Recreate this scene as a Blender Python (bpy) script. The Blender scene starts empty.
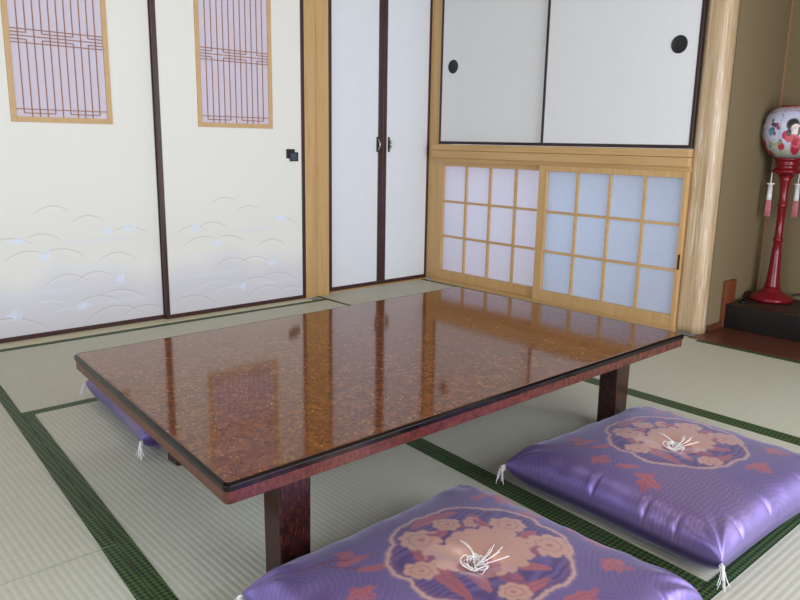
import bpy, bmesh, math, random
import numpy as np
from mathutils import Vector, Matrix
random.seed(7); RNG = np.random.default_rng(7)
SC = bpy.context.scene
COL = SC.collection
PI = math.pi


def lin(r, g, b):
    f = lambda c: (c / 255 / 12.92) if c / 255 <= 0.04045 else ((c / 255 + 0.055) / 1.055) ** 2.4
    return (f(r), f(g), f(b), 1.0)


# ------------------------------------------------------------------ materials
class Mat:
    def __init__(self, name, base=(.8, .8, .8, 1), rough=.6, spec=.5, **kw):
        self.m = bpy.data.materials.new(name)
        self.m.use_nodes = True
        self.nt = self.m.node_tree
        self.N, self.L = self.nt.nodes, self.nt.links
        self.p = self.N['Principled BSDF']
        self.p.inputs['Base Color'].default_value = base
        self.p.inputs['Roughness'].default_value = rough
        self.p.inputs['Specular IOR Level'].default_value = spec
        for k, v in kw.items():
            self.p.inputs[k].default_value = v

    def n(self, t, **kw):
        x = self.N.new(t)
        for k, v in kw.items():
            setattr(x, k, v)
        return x

    def link(self, a, b):
        self.L.new(a, b)

    def coord(self, scale=(1, 1, 1), rot=(0, 0, 0)):
        tc = self.n('ShaderNodeTexCoord')
        mp = self.n('ShaderNodeMapping')
        mp.inputs['Scale'].default_value = scale
        mp.inputs['Rotation'].default_value = rot
        self.link(tc.outputs['Object'], mp.inputs['Vector'])
        return mp.outputs['Vector']

    def noise(self, vec, scale, detail=3, rough=.55, dist=0):
        x = self.n('ShaderNodeTexNoise')
        x.inputs['Scale'].default_value = scale
        x.inputs['Detail'].default_value = detail
        x.inputs['Roughness'].default_value = rough
        x.inputs['Distortion'].default_value = dist
        self.link(vec, x.inputs['Vector'])
        return x.outputs['Fac']

    def ramp(self, fac, stops, interp='LINEAR'):
        r = self.n('ShaderNodeValToRGB')
        r.color_ramp.interpolation = interp
        e = r.color_ramp.elements
        while len(e) < len(stops):
            e.new(.5)
        for el, (pos, c) in zip(e, stops):
            el.position = pos
            el.color = c
        self.link(fac, r.inputs['Fac'])
        return r.outputs['Color']

    def mix(self, a, b, fac, blend='MIX'):
        x = self.n('ShaderNodeMix', data_type='RGBA', blend_type=blend)
        for v, s in ((a, x.inputs[6]), (b, x.inputs[7]), (fac, x.inputs[0])):
            if hasattr(v, 'links'):
                self.link(v, s)
            else:
                s.default_value = v
        return x.outputs[2]

    def math(self, op, a, b=0.0):
        x = self.n('ShaderNodeMath', operation=op)
        for v, s in ((a, x.inputs[0]), (b, x.inputs[1])):
            if hasattr(v, 'links'):
                self.link(v, s)
            else:
                s.default_value = v
        return x.outputs[0]

    def base(self, c):
        self.link(c, self.p.inputs['Base Color'])

    def bump(self, h, strength=.2, dist=.002):
        b = self.n('ShaderNodeBump')
        b.inputs['Strength'].default_value = strength
        b.inputs['Distance'].default_value = dist
        self.link(h, b.inputs['Height'])
        self.link(b.outputs['Normal'], self.p.inputs['Normal'])


def wood(name, c1, c2, axis, rough=.45, spec=.4, scale=1.0, dark=None):
    m = Mat(name, rough=rough, spec=spec)
    s = [26 * scale] * 3
    s[axis] = 1.6 * scale
    v = m.coord(tuple(s))
    f = m.noise(v, 1.0, 4, .6, .6)
    c = m.ramp(f, [(.3, c1), (.7, c2)])
    f2 = m.noise(m.coord(tuple(3.2 * x for x in s)), 1.0, 2, .5)
    if dark:
        c = m.mix(c, dark, m.ramp(f2, [(.55, (0, 0, 0, 1)), (.75, (.6, .6, .6, 1))]))
    m.base(c)
    m.bump(f2, .08, .001)
    return m.m


def paper(name, c, var=.014, rough=.85, mottled=60, spec=.25):
    m = Mat(name, rough=rough, spec=spec)
    f = m.noise(m.coord((1, 1, 1)), mottled, 5, .65)
    lo = tuple(x * (1 - var) for x in c[:3]) + (1,)
    hi = tuple(min(1, x * (1 + var)) for x in c[:3]) + (1,)
    m.base(m.ramp(f, [(.35, lo), (.65, hi)]))
    m.bump(f, .03, .001)
    return m.m


def plain(name, c, rough=.5, spec=.5, var=.08, scale=40, **kw):
    m = Mat(name, rough=rough, spec=spec, **kw)
    f = m.noise(m.coord(), scale, 3, .6)
    lo = tuple(x * (1 - var) for x in c[:3]) + (1,)
    hi = tuple(min(1, x * (1 + var)) for x in c[:3]) + (1,)
    m.base(m.ramp(f, [(.3, lo), (.7, hi)]))
    return m.m


M = {}
for ax, nm in ((0, 'x'), (1, 'y'), (2, 'z')):
    M['wood_' + nm] = wood('honey_wood_' + nm, lin(206, 170, 118), lin(194, 154, 102), ax, dark=lin(176, 136, 86))
    M['pale_' + nm] = wood('pale_wood_' + nm, lin(214, 206, 176), lin(206, 196, 164), ax)
M['lattice_wood'] = plain('lattice_wood', lin(160, 114, 82), .6, .3)
M['lattice_frame'] = plain('lattice_frame_wood', lin(204, 168, 122), .55, .3, .06, 30)
M['lacquer_frame'] = plain('brown_lacquer_frame', lin(66, 38, 38), .3, .5)
M['black_frame'] = plain('black_lacquer_frame', lin(48, 30, 30), .3, .5)
M['closet_paper'] = paper('closet_white_paper', lin(228, 231, 236))
M['cupboard_paper'] = paper('cupboard_white_paper', lin(228, 229, 230))
M['plaster'] = paper('ochre_plaster', lin(130, 114, 86), .06, .95, 180, .1)
M['white_plaster'] = paper('pale_plaster', lin(222, 218, 206), .03, .95, 120, .1)
M['black_metal'] = plain('black_metal', lin(26, 26, 30), .4, .5)
M['slate_metal'] = plain('slate_metal', lin(70, 76, 90), .4, .5)
M['steel'] = plain('silver_metal', lin(190, 186, 180), .25, .5, Metallic=1.0)
M['brown_plaster_wood'] = wood('alcove_strip_wood', lin(158, 122, 84), lin(146, 112, 78), 2, .6)
M['dark_wood'] = wood('dark_alcove_wood', lin(66, 46, 38), lin(52, 36, 30), 1, .5)
M['black_lacquer'] = plain('black_lacquer', lin(24, 20, 20), .28, .5)
M['red_board'] = wood('reddish_floorboard', lin(104, 58, 42), lin(82, 44, 32), 1, .3)
M['brown_board'] = wood('brown_board', lin(128, 70, 42), lin(104, 54, 32), 2, .45)
M['red_lacquer'] = plain('red_lacquer', lin(122, 18, 30), .22, .5, .05, 20)
M['thread'] = plain('white_thread', lin(232, 228, 226), .7, .2)
M['pink_thread'] = plain('pink_thread', lin(214, 130, 140), .8, .2)
M['cord'] = plain('dark_cord', lin(30, 26, 26), .5, .4)
M['ceiling'] = wood('ceiling_boards', lin(158, 132, 98), lin(142, 116, 84), 0, .6)


def translucent_paper(name, c, t):
    m = Mat(name, base=c, rough=.9, spec=.1)
    f = m.noise(m.coord(), 90, 4, .6)
    cc = m.ramp(f, [(.3, tuple(x * .96 for x in c[:3]) + (1,)), (.7, c)])
    m.base(cc)
    tr = m.n('ShaderNodeBsdfTranslucent')
    m.link(cc, tr.inputs['Color'])
    mx = m.n('ShaderNodeMixShader')
    mx.inputs[0].default_value = t
    out = m.N['Material Output']
    m.link(m.p.outputs[0], mx.inputs[1])
    m.link(tr.outputs[0], mx.inputs[2])
    m.link(mx.outputs[0], out.inputs['Surface'])
    return m.m


M['shoji_paper'] = translucent_paper('shoji_paper', lin(228, 232, 242), .7)
M['rosy_shoji_paper'] = translucent_paper('shoji_paper_rosy', lin(240, 235, 241), .7)
M['lilac_paper'] = paper('lilac_window_paper', lin(212, 202, 216), .02)


def attr_mat(name, rough, spec, bump=None, **kw):
    m = Mat(name, rough=rough, spec=spec, **kw)
    a = m.n('ShaderNodeAttribute', attribute_name='pattern')
    m.base(a.outputs['Color'])
    if bump:
        f = m.noise(m.coord(), bump[0], 3, .6)
        m.bump(f, bump[1], .001)
    return m.m


M['fusuma_paper'] = attr_mat('painted_fusuma_paper', .85, .2, (80, .06))
M['satin'] = attr_mat('purple_satin_brocade', .45, .7, (900, .05), **{'Metallic': .7, 'Sheen Weight': .3, 'Sheen Roughness': .4, 'Sheen Tint': (.8, .78, 1, 1)})
M['lantern_paper'] = attr_mat('painted_lantern_paper', .4, .5)


def tatami(name, axis):
    m = Mat(name, rough=.62, spec=.35)
    s = [9, 9, 9]
    s[axis] = 1
    v = m.coord((1, 1, 1))
    w = m.n('ShaderNodeTexWave', wave_type='BANDS', bands_direction='X' if axis == 1 else 'Y', wave_profile='SIN')
    w.inputs['Scale'].default_value = 20.5
    w.inputs['Distortion'].default_value = .15
    w.inputs['Detail'].default_value = 1
    m.link(v, w.inputs['Vector'])
    fine = [60, 60, 60]
    fine[1 - axis] = 9
    fine[axis] = 420
    f = m.noise(m.coord(tuple(fine)), 1.0, 3, .6)
    big = m.noise(m.coord((1, 1, 1)), 2.2, 3, .5)
    c = m.ramp(f, [(.25, lin(184, 183, 166)), (.75, lin(203, 202, 187))])
    c = m.mix(c, lin(160, 159, 144), m.math('MULTIPLY', m.math('POWER', m.math('SUBTRACT', 1.0, w.outputs['Fac']), 3.0), .34))
    c = m.mix(c, lin(186, 188, 168), m.ramp(big, [(.4, (0, 0, 0, 1)), (.7, (.35, .35, .35, 1))]))
    m.base(c)
    h = m.math('ADD', m.math('MULTIPLY', w.outputs['Fac'], 1.0), m.math('MULTIPLY', f, .35))
    m.bump(h, .22, .002)
    return m.m


M['tatami_x'] = tatami('tatami_rush_x', 0)
M['tatami_y'] = tatami('tatami_rush_y', 1)


def heri_mat():
    m = Mat('green_heri_cloth', rough=.55, spec=.4)
    c = m.n('ShaderNodeTexChecker')
    c.inputs['Scale'].default_value = 112
    c.inputs['Color1'].default_value = lin(74, 106, 54)
    c.inputs['Color2'].default_value = lin(26, 31, 26)
    m.link(m.coord((1, 1, 1), (0, 0, PI / 4)), c.inputs['Vector'])
    f = m.noise(m.coord(), 40, 2)
    m.base(m.mix(c.outputs['Color'], lin(42, 58, 36), m.math('MULTIPLY', f, .35)))
    return m.m


M['heri'] = heri_mat()


def table_mat():
    m = Mat('speckled_lacquer_top', rough=.07, spec=.5)
    v = m.coord()
    f = m.noise(v, 48, 5, .7, .5)
    c = m.ramp(f, [(.3, lin(80, 38, 18)), (.5, lin(114, 62, 28)), (.72, lin(146, 90, 42))])
    vo = m.n('ShaderNodeTexVoronoi', feature='F1')
    vo.inputs['Scale'].default_value = 185
    vo.inputs['Randomness'].default_value = 1
    m.link(m.coord((1, .45, 1), (0, 0, .5)), vo.inputs['Vector'])
    hue = m.n('ShaderNodeSeparateColor')
    m.link(vo.outputs['Color'], hue.inputs[0])
    sel = m.math('MULTIPLY', m.math('GREATER_THAN', hue.outputs[0], .78), m.math('LESS_THAN', vo.outputs['Distance'], .34))
    clump = m.ramp(m.noise(v, 9, 3), [(.4, (.25, .25, .25, 1)), (.62, (1, 1, 1, 1))])
    c = m.mix(c, lin(188, 138, 78), m.math('MULTIPLY', sel, clump))
    f3 = m.noise(v, 120, 3, .6)
    c = m.mix(c, lin(62, 26, 14), m.ramp(f3, [(.5, (0, 0, 0, 1)), (.7, (.7, .7, .7, 1))]))
    m.base(c)
    m.bump(m.noise(v, 13, 2, .5), .022, .004)
    return m.m


def redwood():
    m = Mat('mottled_red_lacquer', rough=.2, spec=.5)
    v = m.coord((1, 1, .6))
    f = m.noise(v, 110, 5, .75, .4)
    m.base(m.ramp(f, [(.32, lin(50, 21, 17)), (.52, lin(84, 35, 27)), (.72, lin(112, 54, 40))]))
    return m.m


def legwood():
    m = Mat('mottled_leg_lacquer', rough=.2, spec=.5)
    v = m.coord((1, 1, .4))
    f = m.noise(v, 150, 5, .75, .4)
    m.base(m.ramp(f, [(.44, lin(34, 17, 15)), (.6, lin(62, 26, 20)), (.74, lin(104, 44, 30))]))
    return m.m


M['table'] = table_mat()
M['table_band'] = redwood()
M['table_leg'] = legwood()


def pillar_mat():
    m = Mat('polished_log', rough=.32, spec=.45)
    f = m.noise(m.coord((34, 34, 1.6)), 1.0, 4, .6, 2.2)
    g = m.noise(m.coord((90, 90, 2.4)), 1.0, 3, .6, .5)
    c = m.ramp(f, [(.32, lin(180, 152, 114)), (.68, lin(202, 178, 144))])
    c = m.mix(c, lin(156, 122, 88), m.ramp(g, [(.5, (0, 0, 0, 1)), (.66, (.6, .6, .6, 1))]))
    c = m.mix(c, lin(222, 204, 188), m.ramp(m.noise(m.coord((60, 60, 3.5)), 1.0, 3, .6, 1.5), [(.56, (0, 0, 0, 1)), (.68, (.8, .8, .8, 1))]))
    m.base(c)
    m.bump(f, .25, .003)
    return m.m


M['pillar'] = pillar_mat()


# ------------------------------------------------------------------ mesh helpers
def box(bm, x0, x1, y0, y1, z0, z1, bev=0.0):
    before = set(bm.verts)
    r = bmesh.ops.create_cube(bm, size=1)
    vs = r['verts']
    for v in vs:
        v.co = Vector(((x0 + x1) / 2 + v.co.x * (x1 - x0), (y0 + y1) / 2 + v.co.y * (y1 - y0), (z0 + z1) / 2 + v.co.z * (z1 - z0)))
    if bev > 0:
        es = {e for v in vs for e in v.link_edges}
        bmesh.ops.bevel(bm, geom=list(es), offset=bev, segments=2, profile=.5, affect='EDGES')
    return bm


def prism(bm, pts, z0, z1, bev=0.0):
    a = [bm.verts.new((x, y, z0)) for x, y in pts]
    b = [bm.verts.new((x, y, z1)) for x, y in pts]
    n = len(pts)
    bm.faces.new(list(reversed(a)))
    bm.faces.new(b)
    es = []
    for i in range(n):
        f = bm.faces.new((a[i], a[(i + 1) % n], b[(i + 1) % n], b[i]))
    bmesh.ops.recalc_face_normals(bm, faces=bm.faces[:])
    if bev > 0:
        es = {e for v in a + b for e in v.link_edges}
        bmesh.ops.bevel(bm, geom=list(es), offset=bev, segments=3, profile=.5, affect='EDGES')
    return bm


def lathe(bm, prof, cx, cy, n=48):
    rings = []
    for r, z in prof:
        if r < 1e-5:
            rings.append([bm.verts.new((cx, cy, z))])
        else:
            rings.append([bm.verts.new((cx + r * math.cos(2 * PI * k / n), cy + r * math.sin(2 * PI * k / n), z)) for k in range(n)])
    for a, b in zip(rings, rings[1:]):
        for k in range(n):
            k2 = (k + 1) % n
            if len(a) == 1 and len(b) == 1:
                continue
            if len(a) == 1:
                bm.faces.new((a[0], b[k2], b[k]))
            elif len(b) == 1:
                bm.faces.new((a[k], a[k2], b[0]))
            else:
                bm.faces.new((a[k], a[k2], b[k2], b[k]))
    bmesh.ops.recalc_face_normals(bm, faces=bm.faces[:])
    return bm


def tube(bm, pts, r, n=8, taper=None):
    pts = [Vector(p) for p in pts]
    rings = []
    up = Vector((0.13, .2, 1))
    for i, p in enumerate(pts):
        d = (pts[min(i + 1, len(pts) - 1)] - pts[max(i - 1, 0)]).normalized()
        s = d.cross(up)
        if s.length < 1e-4:
            s = d.cross(Vector((1, 0, 0)))
        s.normalize()
        t = d.cross(s)
        rr = r if taper is None else r * (1 + (taper - 1) * i / (len(pts) - 1))
        rings.append([bm.verts.new(p + rr * (math.cos(2 * PI * k / n) * s + math.sin(2 * PI * k / n) * t)) for k in range(n)])
    for a, b in zip(rings, rings[1:]):
        for k in range(n):
            bm.faces.new((a[k], a[(k + 1) % n], b[(k + 1) % n], b[k]))
    bm.faces.new(rings[0][::-1])
    bm.faces.new(rings[-1])
    bmesh.ops.recalc_face_normals(bm, faces=bm.faces[:])


def catmull(P, n=8):
    P = [Vector(p) for p in P]
    Q = [P[0]] + P + [P[-1]]
    out = []
    for i in range(1, len(Q) - 2):
        for k in range(n):
            t = k / n
            a, b, c, d = Q[i - 1], Q[i], Q[i + 1], Q[i + 2]
            out.append(.5 * ((2 * b) + (c - a) * t + (2 * a - 5 * b + 4 * c - d) * t * t + (3 * b - a - 3 * c + d) * t ** 3))
    out.append(P[-1])
    return out


OFF = {}


def finish(name, me, mat, parent=None, smooth=False):
    o = bpy.data.objects.new(name, me)
    COL.objects.link(o)
    for mm in (mat if isinstance(mat, (list, tuple)) else [mat]):
        me.materials.append(mm)
    if smooth:
        me.polygons.foreach_set('use_smooth', [True] * len(me.polygons))
    if parent is not None:
        off = OFF.get(parent.name, Vector((0, 0, 0)))
        OFF[o.name] = off
        o.parent = parent
        if off.length > 0:
            me.transform(Matrix.Translation(-off))
    return o


def obj(name, bm, mat, parent=None, smooth=False):
    me = bpy.data.meshes.new(name)
    bm.normal_update()
    bm.to_mesh(me)
    bm.free()
    return finish(name, me, mat, parent, smooth)


def B(*boxes, bev=0.0):
    bm = bmesh.new()
    for b in boxes:
        box(bm, *b, bev=bev)
    return bm


def tag(o, label, cat, group=None, kind=None):
    o['label'] = label
    o['category'] = cat
    if group:
        o['group'] = group
    if kind:
        o['kind'] = kind
    return o


def thing(name, loc, label, cat, group=None, kind=None):
    o = bpy.data.objects.new(name, None)
    o.empty_display_size = .1
    COL.objects.link(o)
    o.location = loc
    OFF[o.name] = Vector(loc)
    return tag(o, label, cat, group, kind)


def pattern_grid(P, colors, closed_u=False):
    """P: (nu,nv,3) array, colors (nu,nv,3) -> mesh with a colour attribute 'pattern'."""
    nu, nv = P.shape[:2]
    me = bpy.data.meshes.new('grid')
    idx = np.arange(nu * nv).reshape(nu, nv)
    if closed_u:
        a = idx; b = np.roll(idx, -1, 0)
        F = np.stack([a[:, :-1], b[:, :-1], b[:, 1:], a[:, 1:]], -1).reshape(-1, 4)
    else:
        F = np.stack([idx[:-1, :-1], idx[1:, :-1], idx[1:, 1:], idx[:-1, 1:]], -1).reshape(-1, 4)
    me.from_pydata(P.reshape(-1, 3).tolist(), [], F.tolist())
    me.update()
    at = me.color_attributes.new('pattern', 'FLOAT_COLOR', 'POINT')
    c = np.ones((nu * nv, 4)); c[:, :3] = colors.reshape(-1, 3)
    at.data.foreach_set('color', c.ravel())
    return me


# ------------------------------------------------------------------ camera
CAMM = Matrix(((0.7424521, -0.12874291, 0.6574117), (-0.66967558, -0.16799083, 0.72340424), (0.01730597, -0.97734556, -0.21094113)))
cam = bpy.data.cameras.new('camera')
co = bpy.data.objects.new('camera', cam)
COL.objects.link(co)
r, d, f = (Vector([CAMM[i][j] for i in range(3)]) for j in range(3))
rot = Matrix((r, -d, -f)).transposed()
co.matrix_world = Matrix.Translation((0, 0, .87)) @ rot.to_4x4()
cam.sensor_width = 36
cam.lens = 735 / 800 * 36
cam.clip_start = .02
SC.camera = co

# ------------------------------------------------------------------ setting
ST = dict(kind='structure')
XL, YN = -1.35, -1.15            # unseen left wall and near wall
tag(obj('floor', B((XL, 4.1, YN, 3.6, -.12, -.056)), M['dark_wood']), 'wooden subfloor under the tatami mats', 'floor', **ST)
tag(obj('ceiling', B((XL, 4.1, YN, 3.6, 2.42, 2.47)), M['ceiling']), 'wooden board ceiling over the tatami room', 'ceiling', **ST)

# far wall (sliding fusuma and closet)
tag(obj('wall_far', B((XL, .69, 3.335, 3.45, 0, 2.42), (.69, 3.30, 3.345, 3.45, 1.80, 2.42), (.69, 2.31, 3.375, 3.45, .004, 1.80), (2.53, 3.45, 3.43, 3.5, 0, 1.8)), M['white_plaster']),
    'pale plaster wall around the sliding fusuma doors', 'wall', **ST)
tag(obj('trim_1', B((.69, 2.312, 3.268, 3.37, -.056, .004)), M['pale_x']), 'pale wooden threshold under the painted fusuma doors', 'threshold', **ST)
bm = B((2.317, 2.386, 3.327, 3.43, 0, 1.8), (2.386, 2.486, 3.342, 3.45, 0, 1.8), (2.486, 2.525, 3.394, 3.45, 0, 1.8), bev=.003)
tag(obj('trim_2', bm, M['wood_z']), 'honey wood post between the painted fusuma and the tall white closet doors', 'post', **ST)
tag(obj('trim_3', B((2.523, 3.30, 3.375, 3.43, -.056, .004), bev=.001), M['wood_x']), 'narrow wooden sill under the tall white closet doors', 'sill', **ST)
# right wall (cupboard above, shoji below)
tag(obj('trim_4', B((3.311, 3.42, 3.306, 3.428, 0, 2.42), bev=.003), M['wood_z']), 'honey wood corner post between closet doors and wall cupboard', 'post', **ST)
tag(obj('trim_5', B((3.262, 3.308, 1.650, 3.326, .822, .858), (3.262, 3.308, 1.650, 3.326, .778, .8205), bev=.002), M['wood_y']),
    'grooved wooden beam between wall cupboard and low shoji windows', 'beam', **ST)
tag(obj('trim_6', B((3.268, 3.42, 1.646, 3.304, 0, .018)), M['wood_y']), 'wooden sill under the low shoji windows', 'sill', **ST)
tag(obj('trim_7', B((3.283, 3.42, 1.646, 3.304, .755, .778), (3.309, 3.42, 1.646, 3.304, .778, .858)), M['wood_y']), 'wooden top track above the low shoji windows', 'track', **ST)
tag(obj('wall_right', B((3.30, 3.45, 1.646, 3.304, 1.76, 2.42), (3.405, 3.45, 1.6425, 1.69, 0, 2.42), (3.24, 3.34, YN, .12, 0, 2.42), (3.24, 3.33, .12, 1.5, 2.02, 2.42)), M['white_plaster']),
    'pale plaster wall above the cupboard and alcove', 'wall', **ST)


def sash(name, label, xf, y0, y1, z0, z1, sl, sr, tr, br, cols, rows, pm='shoji_paper'):
    """shoji sash in the plane x; y0<y1; sl = stile at large y, sr = stile at small y"""
    t = thing(name, (xf + .015, (y0 + y1) / 2, z0), label, 'window', kind='structure')
    obj('frame', B((xf, xf + .03, y1 - sl, y1, z0, z1), (xf, xf + .03, y0, y0 + sr, z0, z1), (xf + .001, xf + .029, y0 + sr, y1 - sl, z1 - tr, z1), (xf + .001, xf + .029, y0 + sr, y1 - sl, z0, z0 + br), bev=.0015), M['wood_z'], t)
    ya, yb, za, zb = y0 + sr, y1 - sl, z0 + br, z1 - tr
    bs = []
    w = .0065
    for i in range(1, cols):
        y = ya + (yb - ya) * i / cols
        bs.append((xf + .004, xf + .018, y - w, y + w, za, zb))
    for i in range(1, rows):
        z = za + (zb - za) * i / rows
        bs.append((xf + .0055, xf + .019, ya, yb, z - w, z + w))
    obj('lattice', B(*bs), M['wood_y'], t)
    obj('shoji_paper', B((xf + .0195, xf + .0205, ya, yb, za, zb)), M[pm], t)
    return t


w1 = sash('window_1', 'low shoji window beside the corner post, behind the other sash', 3.305, 2.452, 3.303, .018, .757, .043, .045, .030, .056, 4, 3, 'rosy_shoji_paper')
w2 = sash('window_2', 'low shoji window beside the round log pillar, in front of the other sash', 3.272, 1.650, 2.497, .018, .757, .052, .022, .030, .058, 4, 3)
obj('finger_pull', B((3.2705, 3.2725, 1.650, 1.661, .30, .372), bev=.0008), M['black_metal'], w2)['label'] = 'small black finger pull'

# wall cupboard with two sliding doors
cb = thing('wall_cupboard', (3.35, 2.46, .858), 'white built-in wall cupboard with two sliding doors above the shoji windows', 'cupboard')
obj('body', B((3.327, 3.42, 1.647, 3.303, .859, 1.755)), M['cupboard_paper'], cb)


def cup_door(xf, y0, y1, pull_y, pull_z, lab):
    fr = .016
    dr = obj('sliding_door', B((xf + .003, xf + .018, y0 + fr, y1 - fr, .860 + fr, 1.755 - fr)), M['cupboard_paper'], cb)
    dr['label'] = lab
    obj('door_frame', B((xf, xf + .02, y0, y0 + fr, .860, 1.755), (xf, xf + .02, y1 - fr, y1, .860, 1.755), (xf, xf + .02, y0 + fr, y1 - fr, .860, .860 + fr), (xf, xf + .02, y0 + fr, y1 - fr, 1.755 - fr, 1.755), bev=.002), M['black_frame'], dr)
    bm = bmesh.new()
    n = 40
    prof = [(0, -.0005), (.028, -.0008), (.032, -.002), (.036, -.0035), (.039, -.003), (.041, .003)]
    rings = []
    for rr, dx in prof:
        rings.append([bm.verts.new((xf + .003 + dx, pull_y + rr * math.cos(2 * PI * k / n), pull_z + rr * math.sin(2 * PI * k / n))) for k in range(n)] if rr else [bm.verts.new((xf + .003 + dx, pull_y, pull_z))])
    for a, b in zip(rings, rings[1:]):
        for k in range(n):
            if len(a) == 1:
                bm.faces.new((a[0], b[k], b[(k + 1) % n]))
            else:
                bm.faces.new((a[k], b[k], b[(k + 1) % n], a[(k + 1) % n]))
    bmesh.ops.recalc_face_normals(bm, faces=bm.faces[:])
    obj('finger_pull', bm, M['black_metal'], dr, True)


cup_door(3.302, 2.488, 3.304, 3.200, 1.312, 'left sliding door with a small round black pull')
cup_door(3.276, 1.650, 2.503, 1.756, 1.322, 'right sliding door with a round black pull')

# log pillar
bm = bmesh.new()
n, nz = 56, 60
rings = []
for j in range(nz + 1):
    z = 2.42 * j / nz
    ring = []
    for k in range(n):
        a = 2 * PI * k / n
        rr = .0660 * (1.03 - .03 * z) + .0016 * math.sin(3 * a + 2.1 * z) + .0012 * math.sin(2 * a - 3.7 * z + 1)
        x, y = rr * math.cos(a), rr * math.sin(a)
        x = max(x, -.057)
        ring.append(bm.verts.new((3.347 + x, 1.602 + y, z)))
    rings.append(ring)
for a, b in zip(rings, rings[1:]):
    for k in range(n):
        bm.faces.new((a[k], a[(k + 1) % n], b[(k + 1) % n], b[k]))
bm.faces.new(rings[0][::-1]); bm.faces.new(rings[-1])
tag(obj('alcove_pillar', bm, M['pillar'], None, True), 'pale polished log pillar at the corner of the alcove', 'pillar', **ST)

# alcove
tag(obj('wall_alcove_side', B((3.40, 4.05, 1.55, 1.64, 0, 2.42)), M['plaster']), 'ochre plaster side wall of the alcove behind the log pillar', 'wall', **ST)
tag(obj('wall_alcove_back', B((3.955, 4.05, .12, 1.55, 0, 2.42)), M['plaster']), 'ochre plaster back wall of the alcove behind the lantern', 'wall', **ST)
tag(obj('wall_alcove_near', B((3.34, 4.05, .04, .12, 0, 2.42)), M['plaster']), 'ochre plaster wall closing the near end of the alcove', 'wall', **ST)
tag(obj('trim_8', B((3.945, 3.955, 1.540, 1.55, .122, 2.42)), M['brown_plaster_wood']), 'thin wooden corner strip in the alcove above the lantern', 'trim', **ST)
tag(obj('alcove_floorboard', B((3.225, 3.56, .122, 1.548, -.056, .002), bev=.002), M['red_board']), 'reddish brown floorboard in front of the black alcove step', 'floorboard', **ST)
tag(obj('trim_9', B((3.404, 3.532, 1.535, 1.549, .002, .030), bev=.002), M['red_board']), 'low reddish skirting along the alcove side wall', 'skirting', **ST)
tag(obj('trim_10', B((3.534, 3.645, 1.532, 1.549, .003, .232), bev=.002), M['brown_board']), 'upright brown board at the end of the black alcove step', 'board', **ST)
tag(obj('alcove_floor', B((3.562, 3.955, .122, 1.530, -.05, .118), bev=.001), M['dark_wood']), 'dark raised alcove floor under the lantern', 'floor', **ST)
tag(obj('trim_11', B((3.548, 3.5615, .122, 1.530, .003, .120), (3.5615, 3.575, .122, 1.530, .1185, .1205), bev=.0015), M['black_lacquer']), 'black lacquered step edge of the raised alcove floor', 'trim', **ST)

# unseen near and left walls with wide garden openings that let in the daylight
tag(obj('wall_near', B((XL, .6, YN - .1, YN, 0, 2.42), (3.1, 3.36, YN - .1, YN, 0, 2.42), (.6, 3.1, YN - .1, YN, 1.9, 2.42)), M['white_plaster']), 'pale plaster wall with a wide garden opening behind the viewer', 'wall', **ST)
tag(obj('wall_left', B((XL - .1, XL, 1.72, 3.45, 0, 2.42), (XL - .1, XL, YN, -.82, 0, 2.42), (XL - .1, XL, -.82, 1.72, 1.9, 2.42)), M['white_plaster']), 'pale plaster wall with a window beside the fusuma doors', 'wall', **ST)

# ------------------------------------------------------------------ painted fusuma doors
D1 = [[(0.944, 0.542), (1.018, 0.573), (1.09, 0.544)], [(1.09, 0.494), (1.172, 0.524), (1.241, 0.493)], [(1.267, 0.441), (1.355, 0.463), (1.436, 0.427)], [(0.762, 0.426), (0.849, 0.444), (0.935, 0.412)], [(0.901, 0.438), (0.971, 0.455), (1.05, 0.42)], [(0.805, 0.344), (0.902, 0.386), (0.985, 0.362)], [(0.964, 0.369), (1.048, 0.385), (1.147, 0.341)], [(1.198, 0.312), (1.298, 0.348), (1.383, 0.301)], [(0.958, 0.224), (1.062, 0.27), (1.162, 0.22)], [(1.087, 0.227), (1.172, 0.268), (1.255, 0.247)], [(0.881, 0.134), (0.98, 0.158), (1.063, 0.13)], [(1.08, 0.128), (1.176, 0.157), (1.296, 0.116)], [(1.188, 0.153), (1.312, 0.171), (1.425, 0.112)], [(0.712, 0.089), (0.851, 0.1), (0.965, 0.038)], [(0.97, 0.097), (1.056, 0.115), (1.101, 0.109)], [(1.12, 0.038), (1.27, 0.1), (1.401, 0.041)], [(1.291, 0.044), (1.423, 0.083), (1.489, 0.061)]]
D2 = [[(1.751, 0.551), (1.821, 0.58), (1.899, 0.559)], [(1.893, 0.508), (1.971, 0.533), (2.038, 0.509)], [(2.102, 0.452), (2.16, 0.463), (2.253, 0.429)], [(1.567, 0.415), (1.64, 0.45), (1.738, 0.414)], [(1.689, 0.443), (1.769, 0.462), (1.845, 0.427)], [(1.594, 0.352), (1.687, 0.391), (1.788, 0.374)], [(1.773, 0.378), (1.848, 0.39), (1.947, 0.348)], [(2.009, 0.318), (2.099, 0.351), (2.194, 0.31)], [(1.752, 0.224), (1.867, 0.272), (1.975, 0.226)], [(1.896, 0.237), (1.984, 0.268), (2.088, 0.233)], [(1.909, 0.138), (1.989, 0.157), (2.103, 0.126)], [(2.045, 0.151), (2.146, 0.169), (2.257, 0.117)], [(1.546, 0.08), (1.639, 0.106), (1.76, 0.051)], [(1.646, 0.121), (1.742, 0.157), (1.847, 0.145)], [(1.732, 0.083), (1.8, 0.116), (1.908, 0.114)], [(1.938, 0.049), (2.069, 0.105), (2.152, 0.08)], [(2.135, 0.06), (2.221, 0.084), (2.292, 0.064)]]
PALE = ({10, 14}, {13, 14})
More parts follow.
